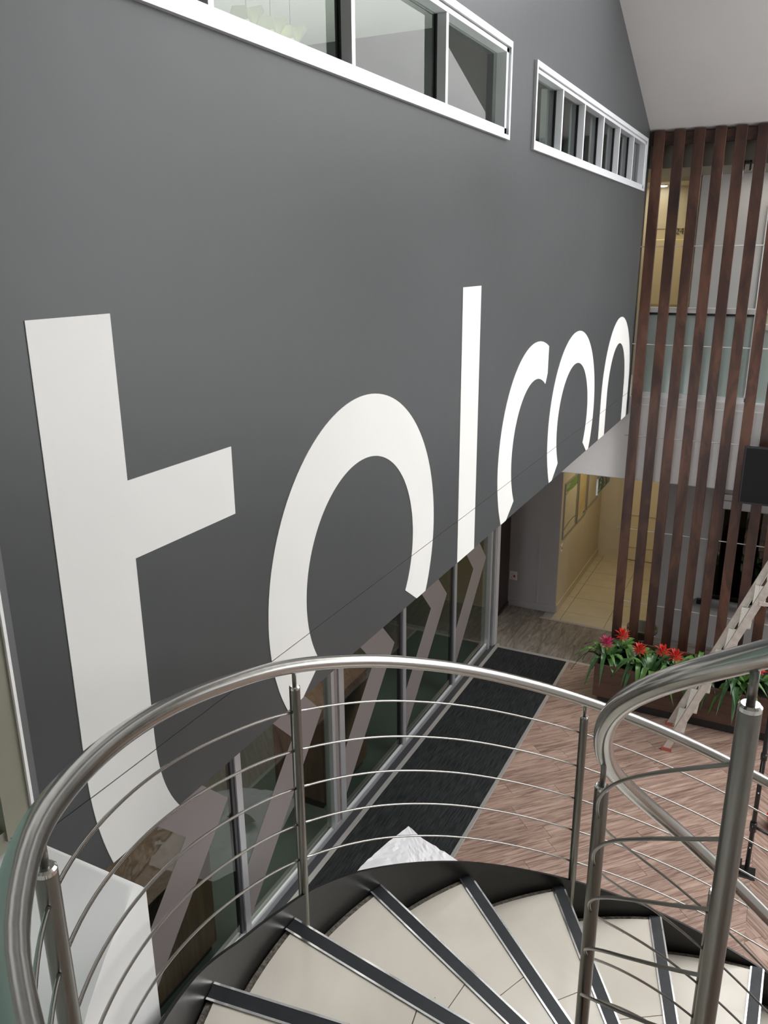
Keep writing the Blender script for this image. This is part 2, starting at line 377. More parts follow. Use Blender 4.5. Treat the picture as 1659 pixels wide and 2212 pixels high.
# letters: quads in (y,z) clipped to the wall and split at the groove
def letter(quads, label):
    bm = bmesh.new()
    for q in quads:
        for lo, hi in ((-1.5575, 9), (WB+.001, -1.5625)):
            P = clip(clip(clip(list(q), 0, 1, hi), 0, -1, -lo), 1, 0, YL1-.004)
            if len(P) < 3: continue
            vs = [bm.verts.new((XW+.0025, y, z)) for y, z in P]
            bm.faces.new(vs)
    bmesh.ops.remove_doubles(bm, verts=bm.verts, dist=1e-5)
    r = bmesh.ops.extrude_face_region(bm, geom=list(bm.faces))
    bmesh.ops.translate(bm, vec=(-.0025, 0, 0), verts=[v for v in r['geom'] if isinstance(v, bmesh.types.BMVert)])
    return obj('painted_letter', bm, M['letter'], wl, label=label)
def ring(cy, cz, ro, ri, roz, riz, a0, a1, n=64):
    P = lambda a, r, rz: (cy+r*cos(a), cz+rz*sin(a)); out = []
    for i in range(n):
        a = a0+(a1-a0)*i/n; b = a0+(a1-a0)*(i+1)/n
        out.append([P(a, ri, riz), P(a, ro, roz), P(b, ro, roz), P(b, ri, riz)])
    return out
R = lambda y0, y1, z0, z1: [(y0, z0), (y1, z0), (y1, z1), (y0, z1)]
hook = []
for i in range(14):
    t0, t1 = i/14, (i+1)/14; f = lambda t: (1.452+.065*t**2.2, -1.44-.42*t, 1.742+.10*t**3)
    a, b = f(t0), f(t1); hook.append([(a[0], a[1]), (a[2], a[1]), (b[2], b[1]), (b[0], b[1])])
letter([R(1.452, 1.742, -1.44, -.145), R(1.742, 2.25, -.88, -.632)]+hook, 'giant white painted letter t with one arm')
letter(ring(3.245, -1.43, .83, .545, .83, .535, -.6, pi+.6, 90), 'giant white painted letter o after the t')
letter(R(4.46, 4.76, -2, -.165) and [R(4.46, 4.76, -1.9, -.165)], 'tall white painted stroke of the letter l')
cc = [q for q in ring(6.02, -1.43, .83, .53, .82, .54, radians(60), pi+.6, 80)]
cc2 = []
for q in cc:
    P = clip(q, 1, 0, 6.335)
    if len(P) > 2: cc2.append(P)
letter(cc2, 'white painted letter c after the tall l')
letter(ring(7.27, -1.43, .83, .55, .80, .52, -.6, pi+.6, 80), 'white painted letter o after the c')
letter(ring(9.17, -1.43, .74, .46, .80, .52, 0, pi, 60)+[R(8.43, 8.71, -1.9, -1.43), R(9.63, 9.91, -1.9, -1.43)], 'white painted letter n at the far end of the wall')

# clerestory windows
def clerestory(n, y0, y1, mull, sash):
    zb, zt = .703, 1.165
    f = obj('window_%d' % n, B((XW-.075, XW+.006, y0, y1, zb, .737), (XW-.075, XW+.006, y0, y1, 1.140, zt), (XW-.075, XW+.006, y1-.06, y1-.02, zb, zt), (XW-.075, XW+.006, y0+.02, y0+.06, zb, zt), bev=.0015), M['alu'], kind='structure')
    obj('outer_lip', B((XW-.02, XW+.020, y0-.01, y1+.01, .674, .700), (XW-.02, XW+.020, y0-.01, y1+.01, zt+.004, 1.205), (XW-.02, XW+.020, y1-.017, y1+.01, .700, zt+.004), (XW-.02, XW+.020, y0-.01, y0+.017, .700, zt+.004), bev=.0015), M['alu'], f)
    ys = [y0+.05]+mull+[y1-.05]
    for m_ in mull: obj('mullion', B((XW-.045, XW+.004, m_-.015, m_+.015, .737, 1.14), bev=.0015), M['alu'], f)
    for m_ in mull+[y1-.035]: obj('mullion_side', B((XW-.074, XW-.046, m_-.012, m_+.012, .737, 1.14)), M['alu_dark'], f)
    for a, b in zip(ys, ys[1:]):
        obj('pane', B((XW-.060, XW-.055, a+.012, b-.012, .737, 1.14)), M['glass'], f)
        if sash: obj('sash_reflection', B((XW-.13, XW-.085, b-.11, b-.06, .737, 1.14)), M['alu'], f)  # pale recessed stile stands in for the light reflection in each pane
    return f
clerestory(1, W1[0], W1[1], [.2, 1.25, 2.29, 3.20, 4.17], False)
clerestory(2, W2[0], W2[1], [6.36, 7.02, 7.71, 8.40, 9.10], True)

# upper offices behind the clerestory
ob = B((-5.6, XW-.17, -3, 6.62, 1.72, 1.80)); obj('ceiling_office', ob, M['office_wall'], kind='structure')
obj('wall_office_back', B((-5.7, -5.6, -3, 10.2, -1.7, 3.2), (-5.6, XW-.16, 10.02, 10.1, -1.7, 3.2), (-5.6, XW-.16, -3.1, -3.0, -1.7, 3.2)), M['office_wall'], kind='structure')
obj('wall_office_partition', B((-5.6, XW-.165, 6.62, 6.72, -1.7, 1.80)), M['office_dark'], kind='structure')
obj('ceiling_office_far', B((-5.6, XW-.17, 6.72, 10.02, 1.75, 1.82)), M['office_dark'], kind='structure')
obj('floor_upper', B((-5.6, XW-.16, -3, 10.1, WB-.12, -1.70), (-8, XW-.3, -3, 10.1, WB-.16, WB-.12)), M['pier'], kind='structure')
shade0 = None
def lampshade(y, z, lab):
    t = thing('paper_shade', (-2.12, y, z), lab, 'lampshade', 'folded pendant shades in the upper office')
    bm = bmesh.new(); x = -2.12
    V = lambda a, b, c: bm.verts.new((x+a, y+b, z+c))
    a = V(-.05, -.06, 0); b = V(.05, -.06, 0); c = V(.0, .05, 0); d = V(.03, -.04, .055); e = V(-.04, -.04, .06); g = V(0, .04, .045)
    for f in ((a, b, c), (a, e, d, b), (b, d, g, c), (c, g, e, a), (d, e, g)): bm.faces.new(f)
    obj('shade_body', bm, M['lampshade'], t)
    bm = bmesh.new(); V = lambda a, b, c: bm.verts.new((x+a, y+b, z+c))
    p = [V(0, .055, 0), V(.04, .05, .075), V(.03, .085, .06), V(-.04, .05, .07), V(-.03, .09, .055)]
    for f in ((0, 1, 2), (0, 2, 4), (0, 4, 3), (0, 3, 1), (1, 2, 4, 3)): bm.faces.new([p[i] for i in f])
    obj('shade_flap', bm, M['lampshade'], t)
    obj('cord', tube(bmesh.new(), [(x, y, z+.05), (x, y, 1.72)], .0012, 6), M['white_plastic'], t)
for y, l in ((3.02, 'folded white paper pendant shade behind the clerestory, farthest left of three'), (3.19, 'middle one of three folded white pendant shades behind the clerestory'), (3.34, 'folded white paper pendant shade behind the clerestory, closest to the mullion')):
    lampshade(y, .888, l)

# ------------------------------------------------------------------ ceiling, beam, outer shell
def ceil():
    bm = bmesh.new()
    z = lambda y: 2.09-.392*(y-7.98)
    pts = [(10.095, z(10.095)), (7.6, z(7.6)), (7.6, z(7.6)+.12), (10.095, z(10.095)+.12)]
    a = [bm.verts.new((XW-.2, y, q)) for y, q in pts]; b = [bm.verts.new((-.15, y, q)) for y, q in pts]
    bm.faces.new(a); bm.faces.new(b[::-1])
    for k in range(4): bm.faces.new((a[k], b[k], b[(k+1) % 4], a[(k+1) % 4]))
    return obj('ceiling', bm, M['ceiling'], kind='structure')
ceil()
obj('wall_gallery_head', B((-.15, 4.6, 10.30, 10.42, 1.42, 3.4)), M['white'], kind='structure')
obj('trim_15', B((-.15, -.05, 7.6, 7.75, 2.25, 3.3)), M['white'], kind='structure')
obj('ceiling_rear', B((XW-.2, 4.6, -3.2, 5.0, 3.3, 3.42)), M['ceiling'], kind='structure')
for i, y in enumerate((5.9, 6.8)):
    obj('trim_%d' % (10+i), B((XW, 4.6, y-.05, y+.05, 2.95, 3.15)), M['white'], kind='structure')
obj('wall_right', B((4.5, 4.7, -3.2, 16, FZ, -2.2), (4.5, 4.7, -3.2, 5.2, -2.2, 3.4), (4.5, 4.7, 9.9, 16, -2.2, 3.4)), M['white'], kind='structure')
obj('wall_back', B((XW-.2, 4.6, -3.3, -3.1, FZ, 3.4)), M['ceiling'], kind='structure')

# ------------------------------------------------------------------ left frosted panel beside the lettered wall, white bulkhead
def left_panel():
    f = obj('window_3', B((XW-.05, XW+.012, 1.165, 1.243, -1.49, WZ[0]-.1)), M['beige_frame'], kind='structure')
    obj('edge_bead', B((XW-.05, XW+.020, 1.243, 1.252, -1.49, WZ[0]-.1)), M['white'], f)
    obj('edge_bead', B((XW-.05, XW+.020, 1.157, 1.165, -1.49, WZ[0]-.1)), M['beige_frame'], f)
    obj('pane', B((XW-.03, XW-.01, .1, 1.157, -1.46, WZ[0]-.1)), M['teal'], f)
    obj('bottom_rail', B((XW-.05, XW+.012, .1, 1.165, -1.52, -1.46)), M['beige_frame'], f)
    obj('return_wall', B((XW-.16, XW, -3.0, .1, -1.7, WZ[0]-.1)), M['teal'], f)
left_panel()
def bulk():
    pts = [(XW-.16, 1.252), (-1.335, 1.252)]
    for k in range(1, 15):
        th = math.atan2(1.252-1.874, -1.335-.373)+ (k/14)*.95
        pts.append((.373+1.83*cos(th), 1.874+1.83*sin(th)))
    pts += [(-.1, -.35), (-.1, -3.0), (XW-.16, -3.0)]
    bm = bmesh.new(); prism(bm, pts, -2.95, -1.54)
    es = [e for e in bm.edges if all(abs(v.co.z+1.54) < 1e-4 for v in e.verts)]
    bmesh.ops.bevel(bm, geom=es, offset=.035, segments=4, affect='EDGES', profile=.5)
    o = obj('wall_bulkhead', bm, M['white_box'], smooth=True, kind='structure'); smooth_auto(o, 50)
bulk()

# ------------------------------------------------------------------ shopfront glazing below the wall
MY = [2.65, 4.17, 5.69, 7.12, 8.59]
def shopfront():
    t = obj('window_4', B((XG-.07, XG+.0, 1.0, 10.0, FZ, FZ+.07), (XG-.06, XG+.0, 1.0, 10.0, WB-.20, WB-.14), bev=.003), M['alu_grey'], kind='structure')
    obj('sill_bead', B((XG-.02, XG+.004, 1.0, 10.0, FZ+.07, FZ+.095)), M['alu'], t)
    for i, y in enumerate(MY):
        w = .05
        if i == 2: obj('mullion', B((XG-.06, XG+.03, y-.13, y-.08, FZ+.09, WB-.14), (XG-.06, XG+.03, y+.01, y+.10, FZ+.09, WB-.14), bev=.002), M['alu_grey'], t); obj('gasket', B((XG-.05, XG+.012, y-.08, y+.01, FZ+.09, WB-.14)), M['vinyl'], t)
        else:
            obj('mullion', B((XG-.06, XG+.02, y-.02, y+w, FZ+.09, WB-.14), bev=.002), M['alu_grey'], t)
            obj('gasket', B((XG-.04, XG+.005, y-.06, y-.02, FZ+.12, WB-.14)), M['alu_dark'], t)
    obj('mullion', B((XG-.08, XG+.03, 9.86, 9.93, FZ, WB-.14), (XG-.08, XG+.05, 9.99, 10.04, FZ, WB-.14), bev=.002), M['alu_grey'], t)
    ys = [1.0]+[m+.02 for m in MY]+[9.86]
    for i, (a, b) in enumerate(zip(ys, ys[1:])):
        obj('pane', B((XG-.016, XG-.006, a+.02, b-.05, FZ+.11, WB-.14)), M['glass_low'], t)
        # chevron privacy decal, pointing along the wall
        if i == 0: continue
        k = [4.07, 5.44, 6.93, 8.37, 9.75][i-1]; zk = -3.865; w = .48
        for s in (-1, 1):
            ln = 1.40 if s < 0 else 1.5
            q = [(k, zk), (k-w, zk), (k-w-ln*.94, zk+s*ln), (k-ln*.94, zk+s*ln)]
            P = clip(clip(clip(clip(q, -1, 0, -(a+.03)), 1, 0, b-.06), 0, -1, -(FZ+.13)), 0, 1, WB-.141)
            if len(P) > 2:
                bm = bmesh.new(); fr = [bm.verts.new((XG-.004, y, z)) for y, z in P]; bk = [bm.verts.new((XG-.0055, y, z)) for y, z in P]
                bm.faces.new(fr); bm.faces.new(bk[::-1]); n = len(P)
                for j in range(n): bm.faces.new((fr[j], bk[j], bk[(j+1) % n], fr[(j+1) % n]))
                obj('chevron_decal', bm, M['vinyl'], t)
shopfront()
obj('wall_ground_post', B((XG-.06, XG+.06, 10.04, 10.16, FZ, WB-.14), bev=.004), M['pier'], kind='structure')
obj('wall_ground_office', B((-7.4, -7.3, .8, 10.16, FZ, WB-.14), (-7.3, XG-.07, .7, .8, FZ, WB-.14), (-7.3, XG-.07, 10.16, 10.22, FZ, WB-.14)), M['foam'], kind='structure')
def cabinet(y0, y1, x1, h, lab, door_n=2):
    t = thing('office_cabinet', (x1-.3, (y0+y1)/2, FZ-.012), lab, 'cabinet', None)
    obj('cabinet_body', B((x1-.6, x1-.02, y0, y1, FZ+.08, FZ+h-.03)), M['cabinet'], t)
    obj('plinth', B((x1-.56, x1-.05, y0+.02, y1-.02, FZ-.012, FZ+.08)), M['brown_panel'], t)
    obj('top', B((x1-.62, x1+.0, y0-.02, y1+.02, FZ+h-.03, FZ+h), bev=.004), M['cabinet'], t)
    w = (y1-y0)/door_n
    for i in range(door_n): obj('back_panel', B((x1-.02, x1-.004, y0+i*w+.006, y0+(i+1)*w-.006, FZ+.09, FZ+h-.04)), M['cabinet'], t)
cabinet(2.2, 4.0, XG-.16, 1.0, 'brown veneered office cabinet behind the nearest visible glass pane')
cabinet(5.86, 6.75, XG-.25, 1.15, 'low brown office cabinet behind the middle shopfront pane', 1)

# ------------------------------------------------------------------ far side: ground floor
obj('wall_pier', B((-3.75, -2.84, 11.5, 14.5, FZ, WB)), M['pier'], kind='structure')
obj('baseboard_pier', B((-3.6, -2.825, 11.485, 11.50, FZ, FZ+.12), bev=.003), M['pier'], kind='structure')
obj('trim_20', B((-3.14, -3.12, 11.488, 11.50, FZ+.12, -2.6)), M['lower_grey'], kind='structure')
obj('wall_recess', B((-3.85, -3.75, 10.2, 14.5, FZ, WB)), M['pier'], kind='structure')
obj('wall_passage_left', B((-2.84, -2.832, 11.502, 14.4, FZ, -2.66)), M['cream'], kind='structure')
obj('baseboard_passage', B((-2.832, -2.815, 11.52, 14.4, FZ, FZ+.12), (-2.832, -2.42, 14.385, 14.4, FZ, FZ+.12)), M['cream'], kind='structure')
obj('wall_passage_end', B((-2.84, -1.3, 14.4, 14.5, FZ, -2.66)), M['cream'], kind='structure')
obj('wall_lower_grey', B((-1.42, -.70, 11.32, 11.44, FZ, -2.66), (-.70, 1.6, 11.32, 11.44, FZ, -4.62), (-.70, 1.6, 11.32, 11.44, -3.12, -2.66), (1.6, 4.5, 11.32, 11.44, FZ, -2.66)), M['lower_grey'], kind='structure')
obj('wall_passage_right', B((-1.42, -1.30, 11.44, 14.4, FZ, -2.66)), M['cream'], kind='structure')
obj('wall_reception_back', B((-1.3, 4.5, 14.0, 14.1, FZ, -2.66)), M['cream'], kind='structure')
obj('floor_far_slab', B((-3.75, 4.5, YF, 14.5, -2.66, -1.70)), M['white'], kind='structure')
fa = obj('trim_21', B((-3.33, 4.5, YF-.03, YF+.1, -2.66, -1.71), bev=.012), M['white'], kind='structure')
obj('trim_22', B((XW-.02, 4.5, YF-.015, YF+.14, -1.72, -1.62), bev=.015), M['white'], kind='structure')
# brown column beside the pier
t = thing('brown_pillar', (-3.66, 11.26, FZ), 'dark brown lacquered panel pillar standing against the grey pier', 'pillar')
obj('panel', B((-3.72, -3.60, 11.02, 11.49, FZ+.06, -1.9), bev=.004), M['brown_panel'], t)
obj('skirting', B((-3.73, -3.585, 11.005, 11.495, FZ, FZ+.06), bev=.004), M['brown_panel'], t)
# sockets
def socket(name, bx, red, lab, face):
    x0, x1, y0, y1, z0, z1 = bx
    t = thing(name, ((x0+x1)/2, (y0+y1)/2, z0), lab, 'socket')
    obj('face_plate', B(bx, bev=.003), M['white_plastic'], t)
    if face == 'y':
        obj('rocker_switch', B((x1-.055, x1-.03, y0-.006, y0, z0+.045, z0+.085)), M['red_plastic'], t)
        for dx, dz in ((.03, .03), (.03, .09), (.05, .06)): obj('pin_hole', B((x0+dx, x0+dx+.01, y0-.002, y0, z0+dz, z0+dz+.012)), M['ink'], t)
    else:
        obj('rocker_switch', B((x1, x1+.006, (y0+y1)/2-.015, (y0+y1)/2+.015, z0+.04, z0+.075)), M['red_plastic'], t)
socket('wall_socket', (-3.585, -3.465, 11.488, 11.5, -4.86, -4.72), 1, 'white wall socket with red switch low on the grey pier', 'y')
socket('wall_switch', (-2.832, -2.822, 11.57, 11.68, -4.32, -4.2), 1, 'white switch plate below the posters on the cream passage wall', 'x')
# posters
def poster(y0, y1, z0, z1, kind, lab):
    t = thing('framed_poster', (-2.82, (y0+y1)/2, z0), lab, 'poster', 'framed posters in the passage')
    x = -2.832
    obj('frame', B((x, x+.02, y0, y0+.03, z0, z1), (x, x+.02, y1-.03, y1, z0, z1), (x, x+.02, y0+.03, y1-.03, z0, z0+.03), (x, x+.02, y0+.03, y1-.03, z1-.03, z1)), M['steel_frame'], t)
    obj('print', B((x, x+.008, y0+.03, y1-.03, z0+.03, z1-.03)), M['poster_tan' if kind == 1 else 'poster_pale'], t)
    if kind == 0:
        bm = bmesh.new(); n = 10
        for i in range(n):
            ya, yb = y0+.03+(y1-y0-.06)*i/n, y0+.03+(y1-y0-.06)*(i+1)/n; h = lambda u: z1-.14-.05*sin(u*2.4)
            vs = [bm.verts.new((x+.010, yy, zz)) for yy, zz in ((ya, h(i/n)), (yb, h((i+1)/n)), (yb, z1-.03), (ya, z1-.03))]; bm.faces.new(vs)
        obj('green_header', bm, M['poster_green'], t)
        for zc in (z0+.14, z1-.2): obj('printed_swoosh', tube(bmesh.new(), [(x+.010, y0+.05+(y1-y0-.1)*i/8, zc+.05*sin(i/8*2.4)) for i in range(9)], .006, 4), M['ink'], t)
        obj('printed_lines', B((x+.008, x+.011, y0+.08, y0+.3, z1-.075, z1-.06), (x+.008, x+.011, y0+.08, y0+.26, z1-.105, z1-.09)), M['poster_pale'], t)
    if kind == 1:
        obj('footer', B((x+.008, x+.011, y0+.03, y1-.03, z0+.03, z0+.1)), M['poster_pale'], t)
        obj('printed_emblem', B((x+.011, x+.013, y1-.16, y1-.12, z0+.05, z0+.09), (x+.011, x+.013, y1-.10, y1-.06, z0+.05, z0+.09)), M['ink'], t)
poster(11.62, 12.42, -4.13, -3.24, 0, 'framed pale poster with green header nearest the passage mouth')
poster(12.50, 13.08, -4.13, -3.20, 1, 'framed tan poster in the middle of the passage wall')
poster(13.16, 13.95, -4.08, -3.20, 2, 'framed plain pale poster farthest along the passage wall')
# exit sign: three green pictogram squares
def exit_sign():
    t = thing('exit_sign', (-2.06, 10.5, -2.66), 'green and white running man exit sign hanging under the slab', 'sign')
    y0, y1, z0, z1 = 10.12, 10.86, -2.93, -2.71; x = -2.045
    obj('sign_board', B((x-.02, x, y0, y1, z0, z1), bev=.002), M['white_plastic'], t)
    for yy in (y0+.08, y1-.10): obj('hanger', B((x-.014, x-.006, yy, yy+.02, z1, -2.66)), M['alu_grey'], t)
    c = [y0+.02+.245*i for i in range(3)]
    for i in range(3): obj('green_panel', B((x, x+.003, c[i], c[i]+.225, z0+.012, z1-.012)), M['sign_green'], t)
    X = x+.0045; bm = bmesh.new()
    def stroke(p, q, w=.016):
        p = Vector((X, *p)); q = Vector((X, *q)); d = (q-p).normalized(); s = Vector((0, -d.z, d.y)); obox(bm, (p+q)/2, (1, 0, 0), d, s, .001, (q-p).length/2+w*.3, w/2)
    a = c[0]; zc = (z0+z1)/2
    for p, q in (((a+.12, zc+.045), (a+.10, zc-.01)), ((a+.10, zc-.01), (a+.14, zc-.04)), ((a+.14, zc-.04), (a+.13, zc-.08)), ((a+.10, zc-.01), (a+.07, zc-.05)), ((a+.07, zc-.05), (a+.03, zc-.055)), ((a+.12, zc+.04), (a+.165, zc+.01)), ((a+.12, zc+.045), (a+.07, zc+.03))): stroke(p, q)
    box(bm, X-.001, X+.001, a+.125, a+.15, zc+.055, zc+.08)
    obj('running_man', bm, M['white_plastic'], t); bm = bmesh.new()
    b = c[1]; stroke((b+.05, zc+.07), (b+.17, zc-.06), .03); stroke((b+.17, zc-.06), (b+.17, zc+.02), .022); stroke((b+.17, zc-.06), (b+.09, zc-.06), .022)
    obj('white_arrow', bm, M['white_plastic'], t); bm = bmesh.new()
    d = c[2]; stroke((d+.03, zc), (d+.18, zc), .03); stroke((d+.19, zc), (d+.12, zc+.06), .024); stroke((d+.19, zc), (d+.12, zc-.06), .024)
    obj('white_arrow', bm, M['white_plastic'], t)
exit_sign()
# doors
def panel_door(n, x0, x1, y, z0, z1, panels, number=None):
    f = obj('door_%d' % n, B((x0, x1, y-.04, y, z0+.012, z1), bev=.003), M['cream_door'], kind='structure')
    for a, b in panels:
        obj('raised_panel', B((x0+.12, x1-.12, y-.066, y-.04, a, b), bev=.012), M['cream_door'], f)
    obj('door_frame', B((x0-.07, x0, y-.055, y, z0, z1+.07), (x1, x1+.07, y-.055, y, z0, z1+.07), (x0, x1, y-.055, y, z1, z1+.07)), M['cream'], f)
    obj('threshold', B((x0, x1, y-.02, y, z0-.001, z0+.012)), M['ink'], f)
    if n == 1: obj('door_handle', tube(bmesh.new(), [(x1-.08, y-.05, (z0+z1)/2), (x1-.08, y-.09, (z0+z1)/2), (x1-.2, y-.09, (z0+z1)/2)], .01, 8), M['steel'], f)
    return f
panel_door(1, -2.40, -1.50, 14.4, FZ, -3.25, ((-5.04, -4.64), (-4.44, -3.4)))
# reception window
def reception():
    f = obj('window_5', B((-.72, -.68, 11.29, 11.34, -4.62, -3.06), (1.56, 1.6, 11.29, 11.34, -4.62, -3.06), (-.72, 1.6, 11.28, 11.34, -3.12, -3.04), bev=.003), M['alu_grey'], kind='structure')
    obj('pane', B((-.68, 1.56, 11.345, 11.352, -4.6, -3.12)), M['glass_dark'], f)
    obj('roller_box', B((-.66, 1.56, 11.26, 11.33, -3.24, -3.12), bev=.01), M['alu_grey'], f)
    obj('sill', tube(bmesh.new(), [(-.70, 11.26, -4.60), (1.6, 11.26, -4.60)], .055, 16), M['alu_grey'], f, smooth=True)
    obj('sill_bracket', B((-.80, -.70, 11.25, 11.32, -4.65, -4.58), bev=.005), M['black'], f)
reception()
def silhouette(name, cat, lab, boxes):
    t = thing(name, (boxes[0][0], boxes[0][2], FZ-.012), lab, cat)
    for nm, b in boxes_named(boxes): obj(nm, B(b, bev=.01), M['black'], t)
def boxes_named(bs): return [('body', bs[0])]+[('screen_box', b) for b in bs[1:]]
silhouette('black_cabinet', 'cabinet', 'tall black cabinet seen behind the reception glass', [(-.62, .0, 12.2, 12.7, FZ-.012, -3.9)])
silhouette('copy_machine', 'machine', 'dark office machine behind the reception glass, right of the cabinet', [(.1, .75, 12.1, 12.7, FZ-.012, -4.15), (.2, .55, 12.3, 12.55, -4.15, -3.75)])
# ------------------------------------------------------------------ far side: upper floor
obj('wall_upper_white', B((-1.29, -.52, 11.2, 11.32, -1.70, 1.12), (1.0, 4.5, 11.2, 11.32, -1.7, 1.12)), M['lower_grey'], kind='structure')
obj('wall_upper_recess', B((-4.0, -1.29, 12.62, 12.72, -1.70, 1.12), (-1.41, -1.29, 11.32, 12.62, -1.7, 1.12), (-4.1, -4.0, 10.1, 12.7, -1.7, 1.12)), M['cream'], kind='structure')
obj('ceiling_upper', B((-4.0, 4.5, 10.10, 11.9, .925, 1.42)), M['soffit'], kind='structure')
obj('ceiling_upper_recess', B((-4.0, -1.29, 11.9, 12.62, .925, 1.22)), M['cream'], kind='structure')
d2 = panel_door(2, -2.12, -1.42, 12.62, -1.70, .36, ((-.68, .22),))
def number24():
    cu = bpy.data.curves.new('door_number', 'FONT'); cu.body = '24'; cu.size = .115; cu.extrude = .002
    o = bpy.data.objects.new('door_number', cu); COL.objects.link(o); o.parent = d2
    o.location = (-1.735, 12.562, .285+G); o.rotation_euler = (pi/2, 0, 0); cu.materials.append(M['ink']); o['label'] = 'small dark number 24'
    bpy.context.view_layer.update()
    me = bpy.data.meshes.new_from_object(o.evaluated_get(bpy.context.evaluated_depsgraph_get()))
    n = bpy.data.objects.new('door_number', me); COL.objects.link(n); n.parent = d2; n.location = o.location; n.rotation_euler = o.rotation_euler
    n['label'] = 'small dark number 24'; me.materials.clear(); me.materials.append(M['ink'])
    bpy.data.objects.remove(o)
number24()
for i, (x, y, z, l) in enumerate(((-1.98, 12.40, .925, 'lit round downlight in the upper corridor ceiling, right one'), (-2.22, 12.15, .925, 'lit round downlight half hidden by the first slat'))):
    t = thing('downlight', (x, y, z), l, 'downlight', 'upper corridor downlights')
    bm = bmesh.new(); lathe(bm, x, y, [(.12, z), (.12, z-.012), (.105, z-.012), (.105, z-.004)], 20); obj('rim', bm, M['white'], t)
    bm = bmesh.new(); lathe(bm, x, y, [(.104, z-.003), (.104, z-.02)], 20); obj('diffuser', bm, M['down'], t)
def glass_door():
    f = obj('door_3', B((-.52, -.45, 11.18, 11.30, -1.7, .55), (-.45, 1.0, 11.18, 11.30, .48, .55), (-.45, 1.0, 11.18, 11.26, -.68, -.62), (-.45, 1.0, 11.18, 11.26, -1.7, -1.6), bev=.003), M['alu'], kind='structure')
    obj('pane', B((-.45, 1.0, 11.22, 11.228, -1.6, .48)), M['glass'], f)
    obj('fanlight_wall', B((-.52, 1.0, 11.2, 11.32, .55, 1.12)), M['lower_grey'], f)
glass_door()
obj('wall_upper_office', B((-1.29, 4.5, 13.6, 13.7, -1.7, 1.12)), M['cream'], kind='structure')
tag(obj('ceiling_bracket', B((-.765, -.745, 10.075, 10.10, .86, .96), (-.70, -.68, 10.075, 10.10, .86, .96), (-.765, -.68, 10.075, 10.10, .945, .96)), M['black']), 'small black two-pronged bracket on the bulkhead above the upper corridor', 'bracket')
# frosted balustrade of the upper gallery
def balustrade():
    t = thing('glass_balustrade', (-.6, YF+.07, -1.62), 'white framed frosted glass balustrade of the upper gallery', 'balustrade')
    y0, y1 = YF+.03, YF+.10
    obj('top_rail', B((-1.73, -.43, y0-.01, y1+.01, -.635, -.575), bev=.004), M['white'], t)
    obj('bottom_rail', B((-1.73, -.43, y0, y1, -1.62, -1.57), bev=.004), M['white'], t)
    for x in (-1.735, -.47): obj('post', B((x, x+.045, y0, y1, -1.62, -.60), bev=.003), M['white'], t)
    obj('gasket', B((-1.69, -.47, y0+.01, y1-.01, -.66, -.635)), M['alu_dark'], t)
    for a, b in ((-1.685, -1.27), (-1.265, -.87), (-.865, -.475)): obj('frosted_pane', B((a, b, y0+.025, y0+.037, -1.57, -.66)), M['frosted'], t)
    t = thing('glass_balustrade', (.6, YF+.07, -1.62), 'second frosted balustrade bay cut off by the photo edge', 'balustrade')
    obj('top_rail', B((-.38, 1.2, y0-.01, y1+.01, -.80, -.74), bev=.004), M['white'], t)
    obj('post', B((-.40, -.36, y0, y1, -1.62, -.76)), M['white'], t)
    obj('frosted_pane', B((-.36, 1.2, y0+.025, y0+.037, -1.62, -.8)), M['frosted'], t)
balustrade()

# ------------------------------------------------------------------ timber slat screen
def slats():
    t = thing('slat_screen', (-.6, 10.0, FZ), 'tall screen of dark stained timber slats in front of the gallery', 'screen')
    sx = .115; zt = 1.295
    bm = bmesh.new()
    me = None
    for k in range(11):
        x = -1.632+.2068*k+(.002 if k % 2 else -.002)
        if me is None:
            box(bm, -sx/2, sx/2, -.02, .02, FZ, zt, bev=.003)
            o = obj('slat', bm, M['slat'], t, origin=(x, 9.97, 0)); 
            # mesh was built around x=0
            o.location = (x+.6, -.03, 0-FZ); me = o.data
            for v in me.vertices: v.co.x += x; v.co.y += 9.97
        else:
            o = bpy.data.objects.new('slat', me); COL.objects.link(o); o.parent = t; o.location = (x+.6, -.03, -FZ)
    obj('top_beam', B((XW, 1.2, 9.99, 10.05, 1.19, 1.272), bev=.003), M['slat'], t)
    obj('beam_cleat', B((XW, 1.2, 9.992, 10.03, 1.15, 1.20)), M['slat'], t)
    for z in (.097, -.99, -2.083, -3.269, -4.241):
        obj('cross_rod', tube(bmesh.new(), [(XW, 9.97, z), (1.2, 9.97, z)], .006, 8), M['trim'], t)
slats()
# television
t = thing('television', (.2, 9.7, -2.7), 'black flat television screen mounted on the slat screen at the right edge', 'television')
obj('casing', B((-.375, .85, 9.70, 9.76, -2.70, -2.035), bev=.006), M['black'], t)
obj('screen', B((-.355, .83, 9.694, 9.70, -2.675, -2.055)), M['screen'], t)
obj('wall_mount', B((.1, .3, 9.76, 9.95, -2.5, -2.2)), M['black'], t)

